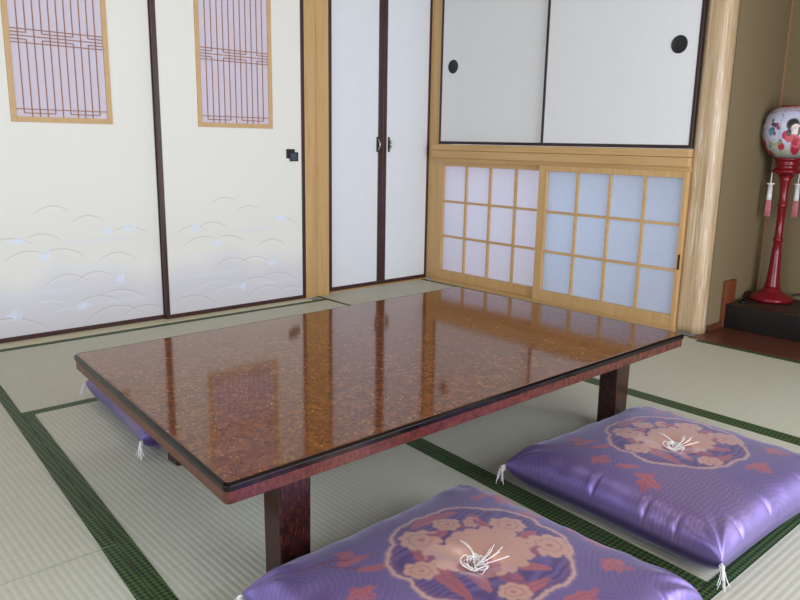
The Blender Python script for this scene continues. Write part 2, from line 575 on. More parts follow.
F1 = [(0.869, 0.432), (0.976, 0.359), (1.238, 0.452), (1.351, 0.46), (1.293, 0.224), (1.117, 0.113), (0.837, 0.117)]
F2 = [(2.16, 0.463), (1.668, 0.441), (1.777, 0.357), (2.105, 0.224), (1.919, 0.12)]


def smooth(a, b, x):
    t = np.clip((x - a) / (b - a), 0, 1)
    return t * t * (3 - 2 * t)


def mixc(C, c, m):
    C[...] = C * (1 - m[..., None]) + np.array(c[:3]) * m[..., None]


def fusuma(name, label, x0, x1, yf, arcs, pale, flowers, lat0, lat1, paper_top, paper_low, handle=False):
    t = thing(name, ((x0 + x1) / 2, yf + .01, .004), label, 'sliding door', kind='structure')
    fr = .020
    z0, z1 = .004, 1.80
    obj('frame', B((x0, x0 + fr, yf, yf + .02, z0, z1), (x1 - fr, x1, yf, yf + .02, z0, z1), (x0 + fr, x1 - fr, yf, yf + .02, z0, z0 + fr), (x0 + fr, x1 - fr, yf, yf + .02, z1 - fr, z1), bev=.002), M['lacquer_frame'], t)
    # painted lower sheet and plain upper sheet, one panel mesh
    xs = np.linspace(x0 + fr, x1 - fr, 330)
    zs = np.concatenate([np.linspace(z0 + fr, .64, 300), np.array([.7, .8, .9, 1.0, 1.2, 1.4, 1.6, z1 - fr])])
    Xg, Zg = np.meshgrid(xs, zs, indexing='ij')
    Cg = np.zeros(Xg.shape + (3,)); Cg[...] = np.array(paper_top[:3])
    mist = 1 - smooth(.16, .34, Zg + .03 * np.sin(Xg * 9 + 1) + .02 * np.sin(Xg * 23))
    mixc(Cg, paper_low, mist * .85)
    for (cx, cz, sx, sz) in ((.35, .30, .2, .012), (.62, .27, .16, .010), (.25, .20, .22, .012), (.6, .12, .2, .014), (.5, .41, .18, .009)):
        xx = x0 + cx * (x1 - x0) / .8
        g = np.exp(-((Xg - xx) / sx) ** 2 - ((Zg - cz) / sz) ** 2)
        mixc(Cg, lin(226, 226, 236), g * .5)
    for i, a in enumerate(arcs):
        (ax, az), (bx, bz), (cx, cz) = a
        co_ = np.polyfit([ax, bx, cx], [az, bz, cz], 2)
        zz = np.polyval(co_, Xg)
        sl = np.polyval(np.polyder(co_), Xg)
        dd = np.abs(Zg - zz) / np.sqrt(1 + sl * sl)
        tt = np.clip((Xg - ax) / (cx - ax), 0, 1)
        on = ((Xg > ax) & (Xg < cx)) * np.sqrt(np.clip(4 * tt * (1 - tt), 0, 1))
        m = np.exp(-(dd / .0019) ** 2) * on
        if i in pale:
            mixc(Cg, lin(238, 238, 246), m * .9)
        else:
            mixc(Cg, lin(160, 154, 136), m * .55)
            below = np.exp(-((zz - Zg - .008) / .006) ** 2) * on
            mixc(Cg, lin(236, 235, 242), below * .3)
    rr = np.random.default_rng(3)
    for (fx, fz) in flowers:
        for k in range(9):
            ang = rr.uniform(0, 2 * PI)
            ln = rr.uniform(.010, .022)
            px, pz = fx + rr.normal(0, .012), fz + rr.normal(0, .007)
            u = (Xg - px) * math.cos(ang) + (Zg - pz) * math.sin(ang)
            v = -(Xg - px) * math.sin(ang) + (Zg - pz) * math.cos(ang)
            m = np.exp(-(u / ln) ** 2 - (v / .0035) ** 2)
            mixc(Cg, lin(228, 236, 255), m * .8)
    P = np.stack([Xg, np.full(Xg.shape, yf + .004), Zg], -1)
    me = pattern_grid(P, Cg)
    pn = finish('paper_panel', me, M['fusuma_paper'], t)
    pn.modifiers.new('thickness', 'SOLIDIFY').thickness = .010
    pn.modifiers['thickness'].offset = -1
    # latticed light
    za, zb = .922, 1.66
    fw = .022
    y0 = yf - .002
    lw = obj('lattice_window', B((lat0, lat0 + fw, y0, yf + .004, za, zb), (lat1 - fw, lat1, y0, yf + .004, za, zb), (lat0 + fw, lat1 - fw, y0, yf + .004, za, za + fw), (lat0 + fw, lat1 - fw, y0, yf + .004, zb - fw, zb), bev=.001), M['lattice_frame'], t)
    xa, xb = lat0 + fw, lat1 - fw
    za2, zb2 = za + fw, zb - fw
    bx_ = [xa + (xb - xa) * i / 12 for i in range(13)]
    hw = .0018
    ya, yb = yf + .0005, yf + .0035
    H = [1.2885 - .0133 * i for i in range(5)]
    h1, h2 = za2 + .030, za2 + .014
    bs = []
    for i in range(1, 12):
        lo = h2 if i in (1, 5, 7, 11) else za2
        if i in (2, 4, 8, 10):
            bs.append((bx_[i] - hw, bx_[i] + hw, ya, yb, H[1], zb2))
            bs.append((bx_[i] - hw, bx_[i] + hw, ya, yb, lo, H[3]))
        else:
            bs.append((bx_[i] - hw, bx_[i] + hw, ya, yb, lo, zb2))
    yc = ya - .0006
    for z in (H[0], H[2], H[4], h1):
        bs.append((xa, xb, yc, yb, z - hw, z + hw))
    for z in (H[1], H[3]):
        for a_, b_ in ((xa, bx_[2]), (bx_[4], bx_[8]), (bx_[10], xb)):
            bs.append((a_, b_, yc, yb, z - hw, z + hw))
    for a_, b_ in ((bx_[1], bx_[5]), (bx_[7], bx_[11])):
        bs.append((a_, b_, yc, yb, h2 - hw, h2 + hw))
    obj('lattice', B(*bs), M['lattice_wood'], lw)
    obj('window_paper', B((xa, xb, yf + .0036, yf + .0039, za2, zb2)), M['lilac_paper'], lw)
    if handle:
        hd = obj('door_handle', B((2.200, 2.252, yf - .001, yf + .004, .772, .820), bev=.001), M['black_metal'], t)
        hd['label'] = 'black square door pull of two overlapping plates'
        hb = obj('front_plate', B((2.219, 2.272, yf - .003, yf - .0009, .757, .804), bev=.0008), M['black_metal'], hd)
        obj('plate_inlay', B((2.225, 2.262, yf - .0036, yf - .0028, .763, .798), bev=.0002), M['slate_metal'], hd)['label'] = 'slate grey inlay'
    return t


PT = lin(234, 232, 224)
PL = lin(216, 214, 222)
fusuma('door_1', 'painted fusuma door at the picture edge, without a black pull, behind its neighbour', .690, 1.512, 3.352, D1, PALE[0], F1, .888, 1.302, PT, PL)
fusuma('door_2', 'painted fusuma door with black square pull beside the honey wood post', 1.496, 2.316, 3.329, D2, PALE[1], F2, 1.703, 2.118, PT, PL, True)


# ------------------------------------------------------------------ closet doors
def closet(name, label, x0, x1, hx, side):
    yf = 3.395
    t = thing(name, ((x0 + x1) / 2, yf + .012, .006), label, 'closet door', kind='structure')
    fr = .020
    fl, fr_ = (.020, .034) if side > 0 else (.030, .016)
    z0, z1 = .006, 1.80
    obj('frame', B((x0, x0 + fl, yf, yf + .024, z0, z1), (x1 - fr_, x1, yf, yf + .024, z0, z1), (x0 + fl, x1 - fr_, yf, yf + .024, z0, z0 + fr), (x0 + fl, x1 - fr_, yf, yf + .024, z1 - fr, z1), bev=.002), M['lacquer_frame'], t)
    obj('panel', B((x0 + fl, x1 - fr_, yf + .004, yf + .02, z0 + fr, z1 - fr)), M['closet_paper'], t)
    h = obj('door_handle', B((hx - .0065, hx + .0065, yf - .002, yf + .006, .806, .894), bev=.001), M['black_metal'], t)
    h['label'] = 'small arched silver pull on a dark plate'
    bm = bmesh.new()
    pts = [(hx + .002 * side, yf - .001 - .02 * math.sin(PI * k / 14), .816 + .068 * k / 14) for k in range(15)]
    tube(bm, pts, .0048, 10)
    obj('pull_bar', bm, M['steel'], h, True)
    return t


closet('door_3', 'tall white closet door beside the wide wooden post', 2.527, 2.9235, 2.884, 1)
closet('door_4', 'tall white closet door beside the corner post', 2.9255, 3.3105, 2.974, -1)


# ------------------------------------------------------------------ tatami mats
def mat(label, pts, axis, borders, bw=.031):
    """pts: 4 corners counter-clockwise; borders: edge indices that carry a cloth border."""
    cx = sum(p[0] for p in pts) / 4; cy = sum(p[1] for p in pts) / 4
    t = thing('tatami_mat', (cx, cy, -.055), label, 'tatami mat', 'tatami mats covering the floor')
    g = .001
    q = [Vector((p[0] + (g if p[0] < cx else -g), p[1] + (g if p[1] < cy else -g))) for p in pts]
    obj('rush_surface', prism(bmesh.new(), q, -.055, 0.0), M['tatami_' + 'xy'[axis]], t)
    for e in borders:
        a, b = q[e], q[(e + 1) % 4]
        dd = (b - a).normalized()
        nrm = Vector((-dd.y, dd.x))
        bm = prism(bmesh.new(), [a, b, b + nrm * bw, a + nrm * bw], .0, .0016)
        obj('cloth_border', bm, M['heri'], t)['label'] = 'dark green patterned cloth border'
    return t


sx = lambda y: .594 + .073 * (y - 2.405)
sm = lambda y: 1.412 + .072 * (y - 1.47)
sr = lambda y: 2.318 + .014 * (y - 1.27)
yb, ym, yf_ = 3.266, 2.412, .570
mat('tatami mat at the foot of the painted fusuma doors, between them and the table', [(sx(ym) + .001, ym), (2.390, ym), (2.390, yb), (sx(yb) + .001, yb)], 0, (0, 2), .034)
mat('tatami mat in the far corner along the shoji windows', [(2.392, 1.50), (3.262, 1.50), (3.262, 3.372), (2.392, 3.372)], 1, (1, 3), .020)
mat('tatami mat in front of the alcove, along its reddish floorboard', [(sr(-.3), -.30), (3.223, -.30), (3.223, 1.498), (sr(1.5), 1.498)], 1, (1, 3))
mat('tatami mat under the table end with the half hidden cushion', [(sx(yf_), yf_), (sm(yf_), yf_), (sm(ym), ym), (sx(ym), ym)], 1, (1, 3))
mat('tatami mat under the table end nearest the alcove', [(sm(yf_), yf_), (sr(yf_), yf_), (2.336, ym), (sm(ym), ym)], 1, (1, 3))
mat('tatami mat along the left picture edge, reaching the foot of the painted fusuma', [(-.36, 1.486), (sx(1.486), 1.486), (sx(3.266), 3.266), (-.26, 3.266)], 1, (1, 3))
mat('tatami mat in the near left corner below the thin seam', [(-.45, -.30), (sx(-.30) - .001, -.30), (sx(1.484) - .001, 1.484), (-.36, 1.484)], 1, (1, 3))
mat('tatami mat at the lower picture edge in front of the two big cushions', [(sx(yf_) + .001, -.30), (2.296, -.30), (2.304, yf_ - .002), (sx(yf_) + .001, yf_ - .002)], 0, (0, 2), .030)

# ------------------------------------------------------------------ low table
TH = .302
kq = (.87 - TH) / .535
TC = [Vector((x * kq, y * kq)) for x, y in ((.519, .973), (2.019, .979), (2.008, 1.886), (.586, 1.862))]
tb = thing('low_table', (1.36, 1.5, 0), 'long low dining table with speckled glossy red-brown lacquer top', 'table')


def inset(P, d):
    out = []
    n = len(P)
    for i in range(n):
        a, b, c = P[i - 1], P[i], P[(i + 1) % n]
        e1 = (b - a).normalized(); e2 = (c - b).normalized()
        n1 = Vector((-e1.y, e1.x)); n2 = Vector((-e2.y, e2.x))
        bis = (n1 + n2)
        out.append(b + bis * (d / (1 + n1.dot(n2))))
    return out


def rounded(P, r, k=7):
    out = []
    for i in range(len(P)):
        a, b, c = P[i - 1], P[i], P[(i + 1) % len(P)]
        d1 = (a - b).normalized(); d2 = (c - b).normalized()
        p, q = b + d1 * r, b + d2 * r
        for j in range(k + 1):
            t = j / k
            out.append((1 - t) ** 2 * p + 2 * t * (1 - t) * b + t * t * q)
    return out


def loft(bm, loops):
    R = [[bm.verts.new((p.x, p.y, z)) for p in pts] for pts, z in loops]
    n = len(R[0])
    for a, b in zip(R, R[1:]):
        for k in range(n):
            bm.faces.new((a[k], a[(k + 1) % n], b[(k + 1) % n], b[k]))
    return R


rr_ = .012
bm = bmesh.new()
R = loft(bm, [(rounded(inset(TC, .006), rr_), TH - .0005), (rounded(inset(TC, .010), rr_), TH)])
bm.faces.new(R[-1])
bm.faces.new(R[0][::-1])
obj('tabletop', bm, M['table'], tb)['label'] = 'glossy speckled red-brown lacquer surface'
bm = bmesh.new()
EP = [(.010, .0150), (.0006, .0150), (.0001, .0146), (0, .0140), (0, .0050), (.0002, .0044), (.0006, .0040), (.0040, .0006), (.0046, .0002), (.0054, .0), (.010, .0012)]
R = loft(bm, [(rounded(inset(TC, a), rr_), TH - b) for a, b in EP])
bm.faces.new(R[0][::-1]); bm.faces.new(R[-1])
bmesh.ops.recalc_face_normals(bm, faces=bm.faces[:])
M['table_edge'] = plain('black_glossy_edge', lin(16, 10, 12), .10, .3)
obj('table_edge', bm, M['table_edge'], tb)['label'] = 'black glossy rounded edge'
bm = bmesh.new()
R = loft(bm, [(rounded(inset(TC, .010), rr_), TH - .040), (rounded(inset(TC, .0042), rr_), TH - .0398), (rounded(inset(TC, .0032), rr_), TH - .0390), (rounded(inset(TC, .0030), rr_), TH - .0380), (rounded(inset(TC, .0030), rr_), TH - .0150)])
bm.faces.new(R[0][::-1]); bm.faces.new(R[-1])
obj('side_band', bm, M['table_band'], tb)['label'] = 'mottled red lacquer side band'
for (x, y) in ((.742, 1.139), (1.972, 1.170), (2.0, 1.83), (.835, 1.792)):
    bm = bmesh.new()
    box(bm, x - .037, x + .037, y - .031, y + .031, .0008, TH - .039, bev=.004)
    for v in bm.verts:
        if v.co.z < .05:
            v.co.x = x + (v.co.x - x) * .96
            v.co.y = y + (v.co.y - y) * .96
    obj('leg', bm, M['table_leg'], tb)

# ------------------------------------------------------------------ floor cushions
AX, AY = .306, .290


def cushion_color(X, Y):
    X, Y = (X + .0022 * np.sin(75 * Y + 2) + .0014 * np.sin(145 * Y + 60 * X) + .0007 * np.sin(390 * Y + 100 * X),
            Y + .0022 * np.sin(80 * X + 1) + .0014 * np.sin(155 * X - 70 * Y) + .0007 * np.sin(410 * X - 90 * Y))
    C = np.zeros(X.shape + (3,))
    C[...] = np.array(lin(130, 113, 172)[:3])
    coral, apri, pale, deep, lil = lin(200, 118, 128)[:3], lin(228, 182, 168)[:3], lin(232, 192, 182)[:3], lin(98, 76, 130)[:3], lin(152, 134, 200)[:3]

    def blend(c, m):
        mixc(C, c, np.clip(m, 0, 1))

    def edge(d, w=.0018):          # d<0 inside
        return 1 / (1 + np.exp(np.clip(d / w * 2, -40, 40)))

    def flower(cx, cy, R, petals, c, depth=.16, ph=0., sq=1.0, rot=0.):
        dx, dy = X - cx, Y - cy
        u = dx * math.cos(rot) + dy * math.sin(rot); v = (-dx * math.sin(rot) + dy * math.cos(rot)) / sq
        r = np.hypot(u, v); a = np.arctan2(v, u)
        rim = R * (1 - depth + depth * np.abs(np.cos(petals * (a + ph) / 2)) ** .6)
        blend(c, edge(r - rim))
        return r, a, rim

    def leafy(cx, cy, R, rot, c=coral, n=5):
        for k in range(n):
            a = rot + 2 * PI * k / n * .8
            L = R * (1.05 if k % 2 else .8)
            leaf(cx - .2 * L * math.cos(a), cy - .2 * L * math.sin(a), cx + L * math.cos(a), cy + L * math.sin(a), R * .34, c if k % 3 else lin(188, 112, 138)[:3], .06 * (-1) ** k)

    def leaf(x0, y0, x1, y1, w, c=coral, bend=0.):
        L = math.hypot(x1 - x0, y1 - y0)
        ux, uy = (x1 - x0) / L, (y1 - y0) / L
        s = ((X - x0) * ux + (Y - y0) * uy) / L
        q = -(X - x0) * uy + (Y - y0) * ux - bend * L * 4 * np.clip(s, 0, 1) * (1 - np.clip(s, 0, 1))
        ww = w * np.sqrt(np.clip(4 * s * (1 - s), 0, 1)) * (1 - .35 * s)
        m = edge(np.abs(q) - ww) * ((s > 0) & (s < 1))
        blend(c, m)
        blend(deep, np.exp(-(q / .0016) ** 2) * m * .4)

    # woven ripple ground
    for (cx, cy, lam, x0, x1, y0, y1) in ((-.27, .17, .0105, -.40, -.14, .0, .34), (-.16, .33, .0105, -.2, .06, .2, .34), (.26, -.30, .0105, .12, .4, -.34, .02), (.36, .12, .0105, .26, .4, -.05, .34), (-.02, -.33, .0105, -.08, .14, -.34, -.17)):
        r = np.hypot(X - cx, Y - cy)
        w = smooth(x0, x0 + .03, X) * (1 - smooth(x1 - .03, x1, X)) * smooth(y0, y0 + .03, Y) * (1 - smooth(y1 - .03, y1, Y))
        blend(deep, (.5 + .5 * np.cos(2 * PI * r / lam)) ** 2 * w * .32)
    # scale patch
    gx, gy = (X + .2) / .016, (Y + .2) / .011
    row = np.floor(gy)
    fx = (gx + .5 * (row % 2)) % 1 - .5
    fy = gy % 1
    sc = np.exp(-((np.hypot(fx, fy) - .42) / .13) ** 2)
    reg = edge(np.hypot((X + .19) / .13, (Y + .155) / .115) - 1, .12)
    blend(lin(172, 136, 160)[:3], sc * reg * .75)
    # outside sprigs
    leafy(.262, .135, .040, .3); leafy(.262, -.10, .036, 1.3); leafy(.20, -.165, .036, 2.1); leafy(-.15, .175, .034, .8); leafy(-.20, .075, .032, 1.9); leafy(-.215, -.065, .042, .4)
    leafy(.235, .05, .03, .9); leafy(.06, -.20, .030, 0.2)
    leaf(-.245, .215, -.10, .13, .0035, lin(150, 84, 110)[:3], .05)
    leaf(-.20, .19, -.105, .075, .003, lin(150, 84, 110)[:3], -.05)
    leaf(-.18, .165, -.115, .15, .010); leaf(-.17, .13, -.11, .09, .010)
    leaf(.19, .17, .27, .175, .011); leaf(.24, -.03, .29, -.06, .010); leaf(.02, -.175, .11, -.19, .010); leaf(-.17, -.02, -.21, .03, .010)
    # medallion
    mx, my = .040, .020
    r = np.hypot((X - mx) / 1.06, (Y - my)); a = np.arctan2(Y - my, (X - mx) / 1.06)
    rim = .158 + .012 * np.abs(np.sin(4 * a + .4)) ** .7
    ins = edge(r - rim)
    blend(lin(98, 74, 138)[:3], ins)
    k = ins * (.5 + .5 * np.sin(60 * X + 30 * np.sin(20 * Y)))
    blend(lil, k * .45)
    blend(pale, np.exp(-((r - rim) / .0046) ** 2))
    blend(lin(150, 92, 120)[:3], np.exp(-((r - rim + .011) / .002) ** 2) * .6)
    keep = C.copy()
    # inside leaves
    for aa in np.linspace(0, 2 * PI, 13)[:-1]:
        x0, y0 = mx + .085 * math.cos(aa), my + .08 * math.sin(aa)
        x1, y1 = mx + .140 * math.cos(aa + .35), my + .132 * math.sin(aa + .35)
        leaf(x0, y0, x1, y1, .015, coral if int(aa * 3) % 3 else lin(168, 100, 130)[:3], .06)
    leaf(-.055, .10, -.095, -.075, .020, lin(192, 112, 124)[:3], .02)
    leaf(.00, .165, .12, .15, .016, coral, .04)
    leaf(-.02, -.11, .06, -.125, .012, coral)
    # blossoms
    for (fx_, fy_, R, n) in ((.150, -.055, .044, 9), (.152, .045, .036, 8), (-.020, .118, .042, 9), (.060, .125, .028, 7), (-.018, -.105, .028, 7), (-.092, .045, .030, 7), (.105, .098, .020, 6)):
        rr, a2, rm = flower(fx_, fy_, R, n, apri, .2)
        blend(lin(180, 118, 126)[:3], np.exp(-((rr - rm * .55) / .0022) ** 2) * .5)
        blend(coral, edge(rr - R * .16) * .8)
    # large blossom round the tuft
    rr, a2, rm = flower(.048, .010, .090, 17, apri, .13, .3, .92)
    blend(lin(190, 132, 140)[:3], np.exp(-(np.sin(7.5 * (a2 + .3)) / .10) ** 2) * edge(rr - rm * .9) * .28)
    rr, a2, rm = flower(-.02, .045, .046, 9, pale, .15)
    rr, a2, rm = flower(.0, -.012, .040, 9, lin(196, 140, 146)[:3], .16, .5)
    for (a0, rad, ln) in ((.6, .150, .03), (1.7, .145, .035), (2.6, .15, .03), (3.6, .148, .035), (4.4, .15, .03), (5.4, .148, .035)):
        px, py = mx + .62 * rad * math.cos(a0), my + .62 * rad * math.sin(a0)
        leaf(px, py, px + ln * math.cos(a0 + .9), py + ln * math.sin(a0 + .9), .008, lin(188, 112, 138)[:3], .1)
    return C


def cushion(label, loc, rz, proto=None):
    if proto is not None:
        t = proto.copy(); COL.objects.link(t)
        for ch in list(proto.children):
            c = ch.copy(); COL.objects.link(c); c.parent = t
        t.location = loc; t.rotation_euler = (0, 0, rz)
        t['label'] = label
        return t
    t = thing('floor_cushion', (0, 0, 0), label, 'floor cushion', 'purple floor cushions around the low table')
    N = 231
    s = np.linspace(-1, 1, N)
    s = np.sign(s) * (1 - (1 - np.abs(s)) ** 1.15)       # a little denser along the rim
    U, V = np.meshgrid(s, s, indexing='ij')
    pu, pv = 1 - np.abs(U) ** 11, 1 - np.abs(V) ** 11
    prof = np.clip(pu * pv, 0, 1) ** .46
    X = AX * U * (1 - .045 * (1 - V * V) * np.abs(U) ** 3)
    Y = AY * V * (1 - .045 * (1 - U * U) * np.abs(V) ** 3)
    seam = .053 + .006 * (np.abs(U) * np.abs(V)) ** 4
    top = (.056 + .026 * (1 - U ** 2) * (1 - V ** 2))
    rng = np.random.default_rng(11)

    def ruffle(along, dist, phs):
        out = np.zeros_like(along)
        for fq, am in ((9, .0022), (17, .0020), (29, .0011)):
            ph = rng.uniform(0, 6.28)
            out += am * np.sin(fq * along + ph + phs + .8 * np.sin(3 * along))
        env = np.exp(-((dist - .10) / .11) ** 2) * (.45 + .9 * np.abs(along) ** 3)
        return out * env
    wr = ruffle(V, 1 - np.abs(U), np.sign(U)) + ruffle(U, 1 - np.abs(V), 1.7 * np.sign(V))
    # a few deep tucks along the rim
    for (c0, side, axis_) in ((-.35, -1, 0), (.12, -1, 0), (-.62, -1, 0), (.5, 1, 0), (-.2, -1, 1), (.4, -1, 1), (.66, -1, 1), (-.66, -1, 1)):
        al, ac = (V, U) if axis_ == 0 else (U, V)
        wr -= .0060 * np.exp(-((al - c0) / .016) ** 2) * np.exp(-((1 - side * ac - .05) / .07) ** 2)
        wr += .0022 * np.exp(-((al - c0 - .05) / .03) ** 2) * np.exp(-((1 - side * ac - .06) / .09) ** 2)
    # corner folds
    for su in (-1, 1):
        for sv in (-1, 1):
            du, dv = 1 - su * U, 1 - sv * V
            rr = np.hypot(du, dv); a = np.arctan2(dv, du)
            wr += .0030 * np.sin(11 * a + su + 2 * sv) * np.exp(-((rr - .2) / .13) ** 2)
    R2 = np.hypot(X, Y)
    tuft = -.015 * np.exp(-(R2 / .028) ** 2) - .008 * np.exp(-(R2 / .09) ** 2)
    ang = np.arctan2(Y, X)
    tuft += .0022 * np.cos(5 * ang + .7) * np.exp(-((R2 - .05) / .035) ** 2)
    Zt = seam + prof * (top + tuft) + wr * np.clip(prof * 3, 0, 1)
    Zb = np.maximum(seam - .0545 * np.clip(pu * pv, 0, 1) ** .44, .0004)
    Zb[0, :] = Zb[-1, :] = 0; Zb[:, 0] = Zb[:, -1] = 0
    # sag of the rim: belly bulges past the seam
    P = np.stack([X, Y, Zt], -1)
    cols = cushion_color(X, Y)
    nt = N * N
    idx = np.arange(nt).reshape(N, N)
    Ft = np.stack([idx[:-1, :-1], idx[1:, :-1], idx[1:, 1:], idx[:-1, 1:]], -1).reshape(-1, 4)
    bidx = idx.copy()
    K = 6
    sel = sorted(set(list(range(0, N, K)) + [N - 1]))
    # underside at full resolution only along the rim strip, sharing rim vertices
    inner = np.zeros((N, N), bool); inner[1:-1, 1:-1] = True
    bidx[inner] = nt + np.arange(inner.sum())
    Fb = np.stack([bidx[:-1, :-1], bidx[:-1, 1:], bidx[1:, 1:], bidx[1:, :-1]], -1).reshape(-1, 4)
    Pb = np.stack([X, Y, Zb], -1)[inner]
    verts = np.concatenate([P.reshape(-1, 3), Pb])
    cc = np.concatenate([cols.reshape(-1, 3), np.tile(np.array(lin(100, 82, 140)[:3]), (inner.sum(), 1))])
    me = bpy.data.meshes.new('cushion_cover')
    me.from_pydata(verts.tolist(), [], np.concatenate([Ft, Fb]).tolist())
    me.update()
    at = me.color_attributes.new('pattern', 'FLOAT_COLOR', 'POINT')
    c4 = np.ones((len(verts), 4)); c4[:, :3] = cc
    at.data.foreach_set('color', c4.ravel())
    finish('cushion_cover', me, M['satin'], t, True)['label'] = 'purple satin brocade cover with a flower medallion'
    rs = random.Random(5)
    zc = .053 + .056 + .026 - .023
    bm = bmesh.new()
    for k in range(20):
        a = rs.uniform(0, 2 * PI); rad = rs.uniform(.012, .027)
        a2 = a + rs.uniform(.8, 2.6)
        p0 = (.003 * math.cos(a), .003 * math.sin(a), zc + .002)
        p1 = (rad * math.cos(a), rad * math.sin(a), zc + rs.uniform(.008, .017))
        p2 = (rad * 1.0 * math.cos((a + a2) / 2), rad * math.sin((a + a2) / 2), zc + rs.uniform(.009, .020))
        p3 = (rad * .6 * math.cos(a2), rad * .6 * math.sin(a2), zc + rs.uniform(.006, .014))
        tube(bm, catmull([p0, p1, p2, p3], 5), .00085, 5)
    for k in range(9):
        a = rs.uniform(-1.2, .9); L = rs.uniform(.04, .068)
        tube(bm, catmull([(0, 0, zc + .008), (L * .5 * math.cos(a), L * .5 * math.sin(a), zc + .021), (L * math.cos(a + .25), L * math.sin(a + .25), zc + .0255)], 5), .0008, 5)
    obj('centre_tuft', bm, M['thread'], t, True)['label'] = 'white thread tuft'
    for su in (-1, 1):
        for sv in (-1, 1):
            bm = bmesh.new()
            cx, cy = su * (AX - .004), sv * (AY - .004)
            for k in range(8):
                o1, o2 = rs.gauss(0, .004), rs.gauss(0, .004)
                ox, oy = su * rs.uniform(.006, .016), sv * rs.uniform(.006, .016)
                zend = rs.uniform(.002, .018)
                tube(bm, catmull([(cx, cy, .056), (cx + ox * .7, cy + oy * .7, .053), (cx + ox + o1 * .5, cy + oy + o2 * .5, .034), (cx + ox + o1 * 1.5, cy + oy + o2 * 1.5, zend)], 5), .0009, 5)
            for k in range(3):
                zz = .052 - .004 * k
                pts = [(cx + su * .006 + .005 * math.cos(b), cy + sv * .006 + .005 * math.sin(b), zz + .001 * math.sin(b)) for b in np.linspace(0, 2 * PI, 12)]
                tube(bm, pts, .001, 5)
            obj('corner_tassel', bm, M['thread'], t, True)['label'] = 'white thread corner tassel'
    t.location = loc; t.rotation_euler = (0, 0, rz)
    return t


c0 = cushion('purple satin cushion cut off by the bottom picture edge, beside the near table leg', (.911, .790, 0.0012), .03)
cushion('purple satin cushion at the right edge, in front of the far table leg', (1.690, .820, 0.0012), -.04, c0)
cushion('purple cushion half hidden behind the end of the table, nearest the fusuma', (1.080, 2.128, 0.0012), -.09, c0)

# ------------------------------------------------------------------ lantern lamp in the alcove
LX, LY, LZ = 3.826, 1.431, .1195
lp = thing('lantern_lamp', (LX, LY, LZ), 'red lacquer lantern lamp with painted globe standing in the alcove', 'lamp')
obj('lamp_base', lathe(bmesh.new(), [(0, LZ), (.097, LZ), (.102, LZ + .006), (.103, LZ + .014), (.097, LZ + .022), (.078, LZ + .034), (.058, LZ + .043), (.044, LZ + .052), (.040, LZ + .062), (.036, LZ + .066), (0, LZ + .066)], LX, LY), M['red_lacquer'], lp, True)
obj('lamp_stem', lathe(bmesh.new(), [(0, LZ + .064), (.036, LZ + .064), (.036, LZ + .075), (.031, LZ + .10), (.027, LZ + .16), (.022, LZ + .25), (.0185, .415), (.022, .420), (.0235, .426), (.022, .432), (.0185, .437), (.0175, .50), (.0185, .585), (.022, .590), (.0235, .596), (.022, .602), (.0185, .607), (.020, .66), (.026, .715), (.034, .742), (0, .742)], LX, LY), M['red_lacquer'], lp, True)
obj('lamp_cup', lathe(bmesh.new(), [(0, .740), (.034, .740), (.045, .747), (.060, .752), (.066, .757), (.066, .764), (.056, .770), (.050, .774), (.048, .784), (.053, .790), (.054, .798), (.050, .804), (.054, .810), (.062, .816), (.062, .824), (0, .824)], LX, LY), M['red_lacquer'], lp, True)
# painted globe
nu, nv = 240, 120
ph = np.linspace(0, 2 * PI, nu, endpoint=False)
tv = np.linspace(0, 1, nv)
zc0, zc1 = .822, 1.062
th = PI * (.10 + .80 * tv)
prof_r = .130 * np.sin(th) ** .66 * (1 + .16 * (tv - .62))
prof_z = zc0 + (zc1 - zc0) * (np.cos(th[0]) - np.cos(th)) / (np.cos(th[0]) - np.cos(th[-1]))
PH, TV = np.meshgrid(ph, tv, indexing='ij')
rib = 1 + .004 * np.cos(6 * PH * 1.0)
RR = prof_r[None, :] * (.985 + .015 * np.abs(np.sin(4 * PH + .4)))
P = np.stack([LX + RR * np.cos(PH), LY + RR * np.sin(PH), np.broadcast_to(prof_z, PH.shape)], -1)
C = np.zeros(PH.shape + (3,)); C[...] = np.array(lin(198, 200, 224)[:3])
# picture coordinates: s runs to the right as seen from the mats, in units of globe angle
view = math.atan2(-LY, -LX)
S = (PH - view + PI) % (2 * PI) - PI


def ell(s0, t0, a, b, c, rot=0., soft=.25, k=1.):
    u = (S - s0) * math.cos(rot) + (TV - t0) * 2.2 * math.sin(rot)
    v = -(S - s0) * math.sin(rot) + (TV - t0) * 2.2 * math.cos(rot)
    q = np.sqrt((u / a) ** 2 + (v / (b * 2.2)) ** 2)
    mixc(C, lin(*c), np.clip((1 + soft - q) / soft, 0, 1) * k)


def band(t0, w, c, k):
    mixc(C, lin(*c), np.exp(-((TV - t0) / w) ** 2) * k)


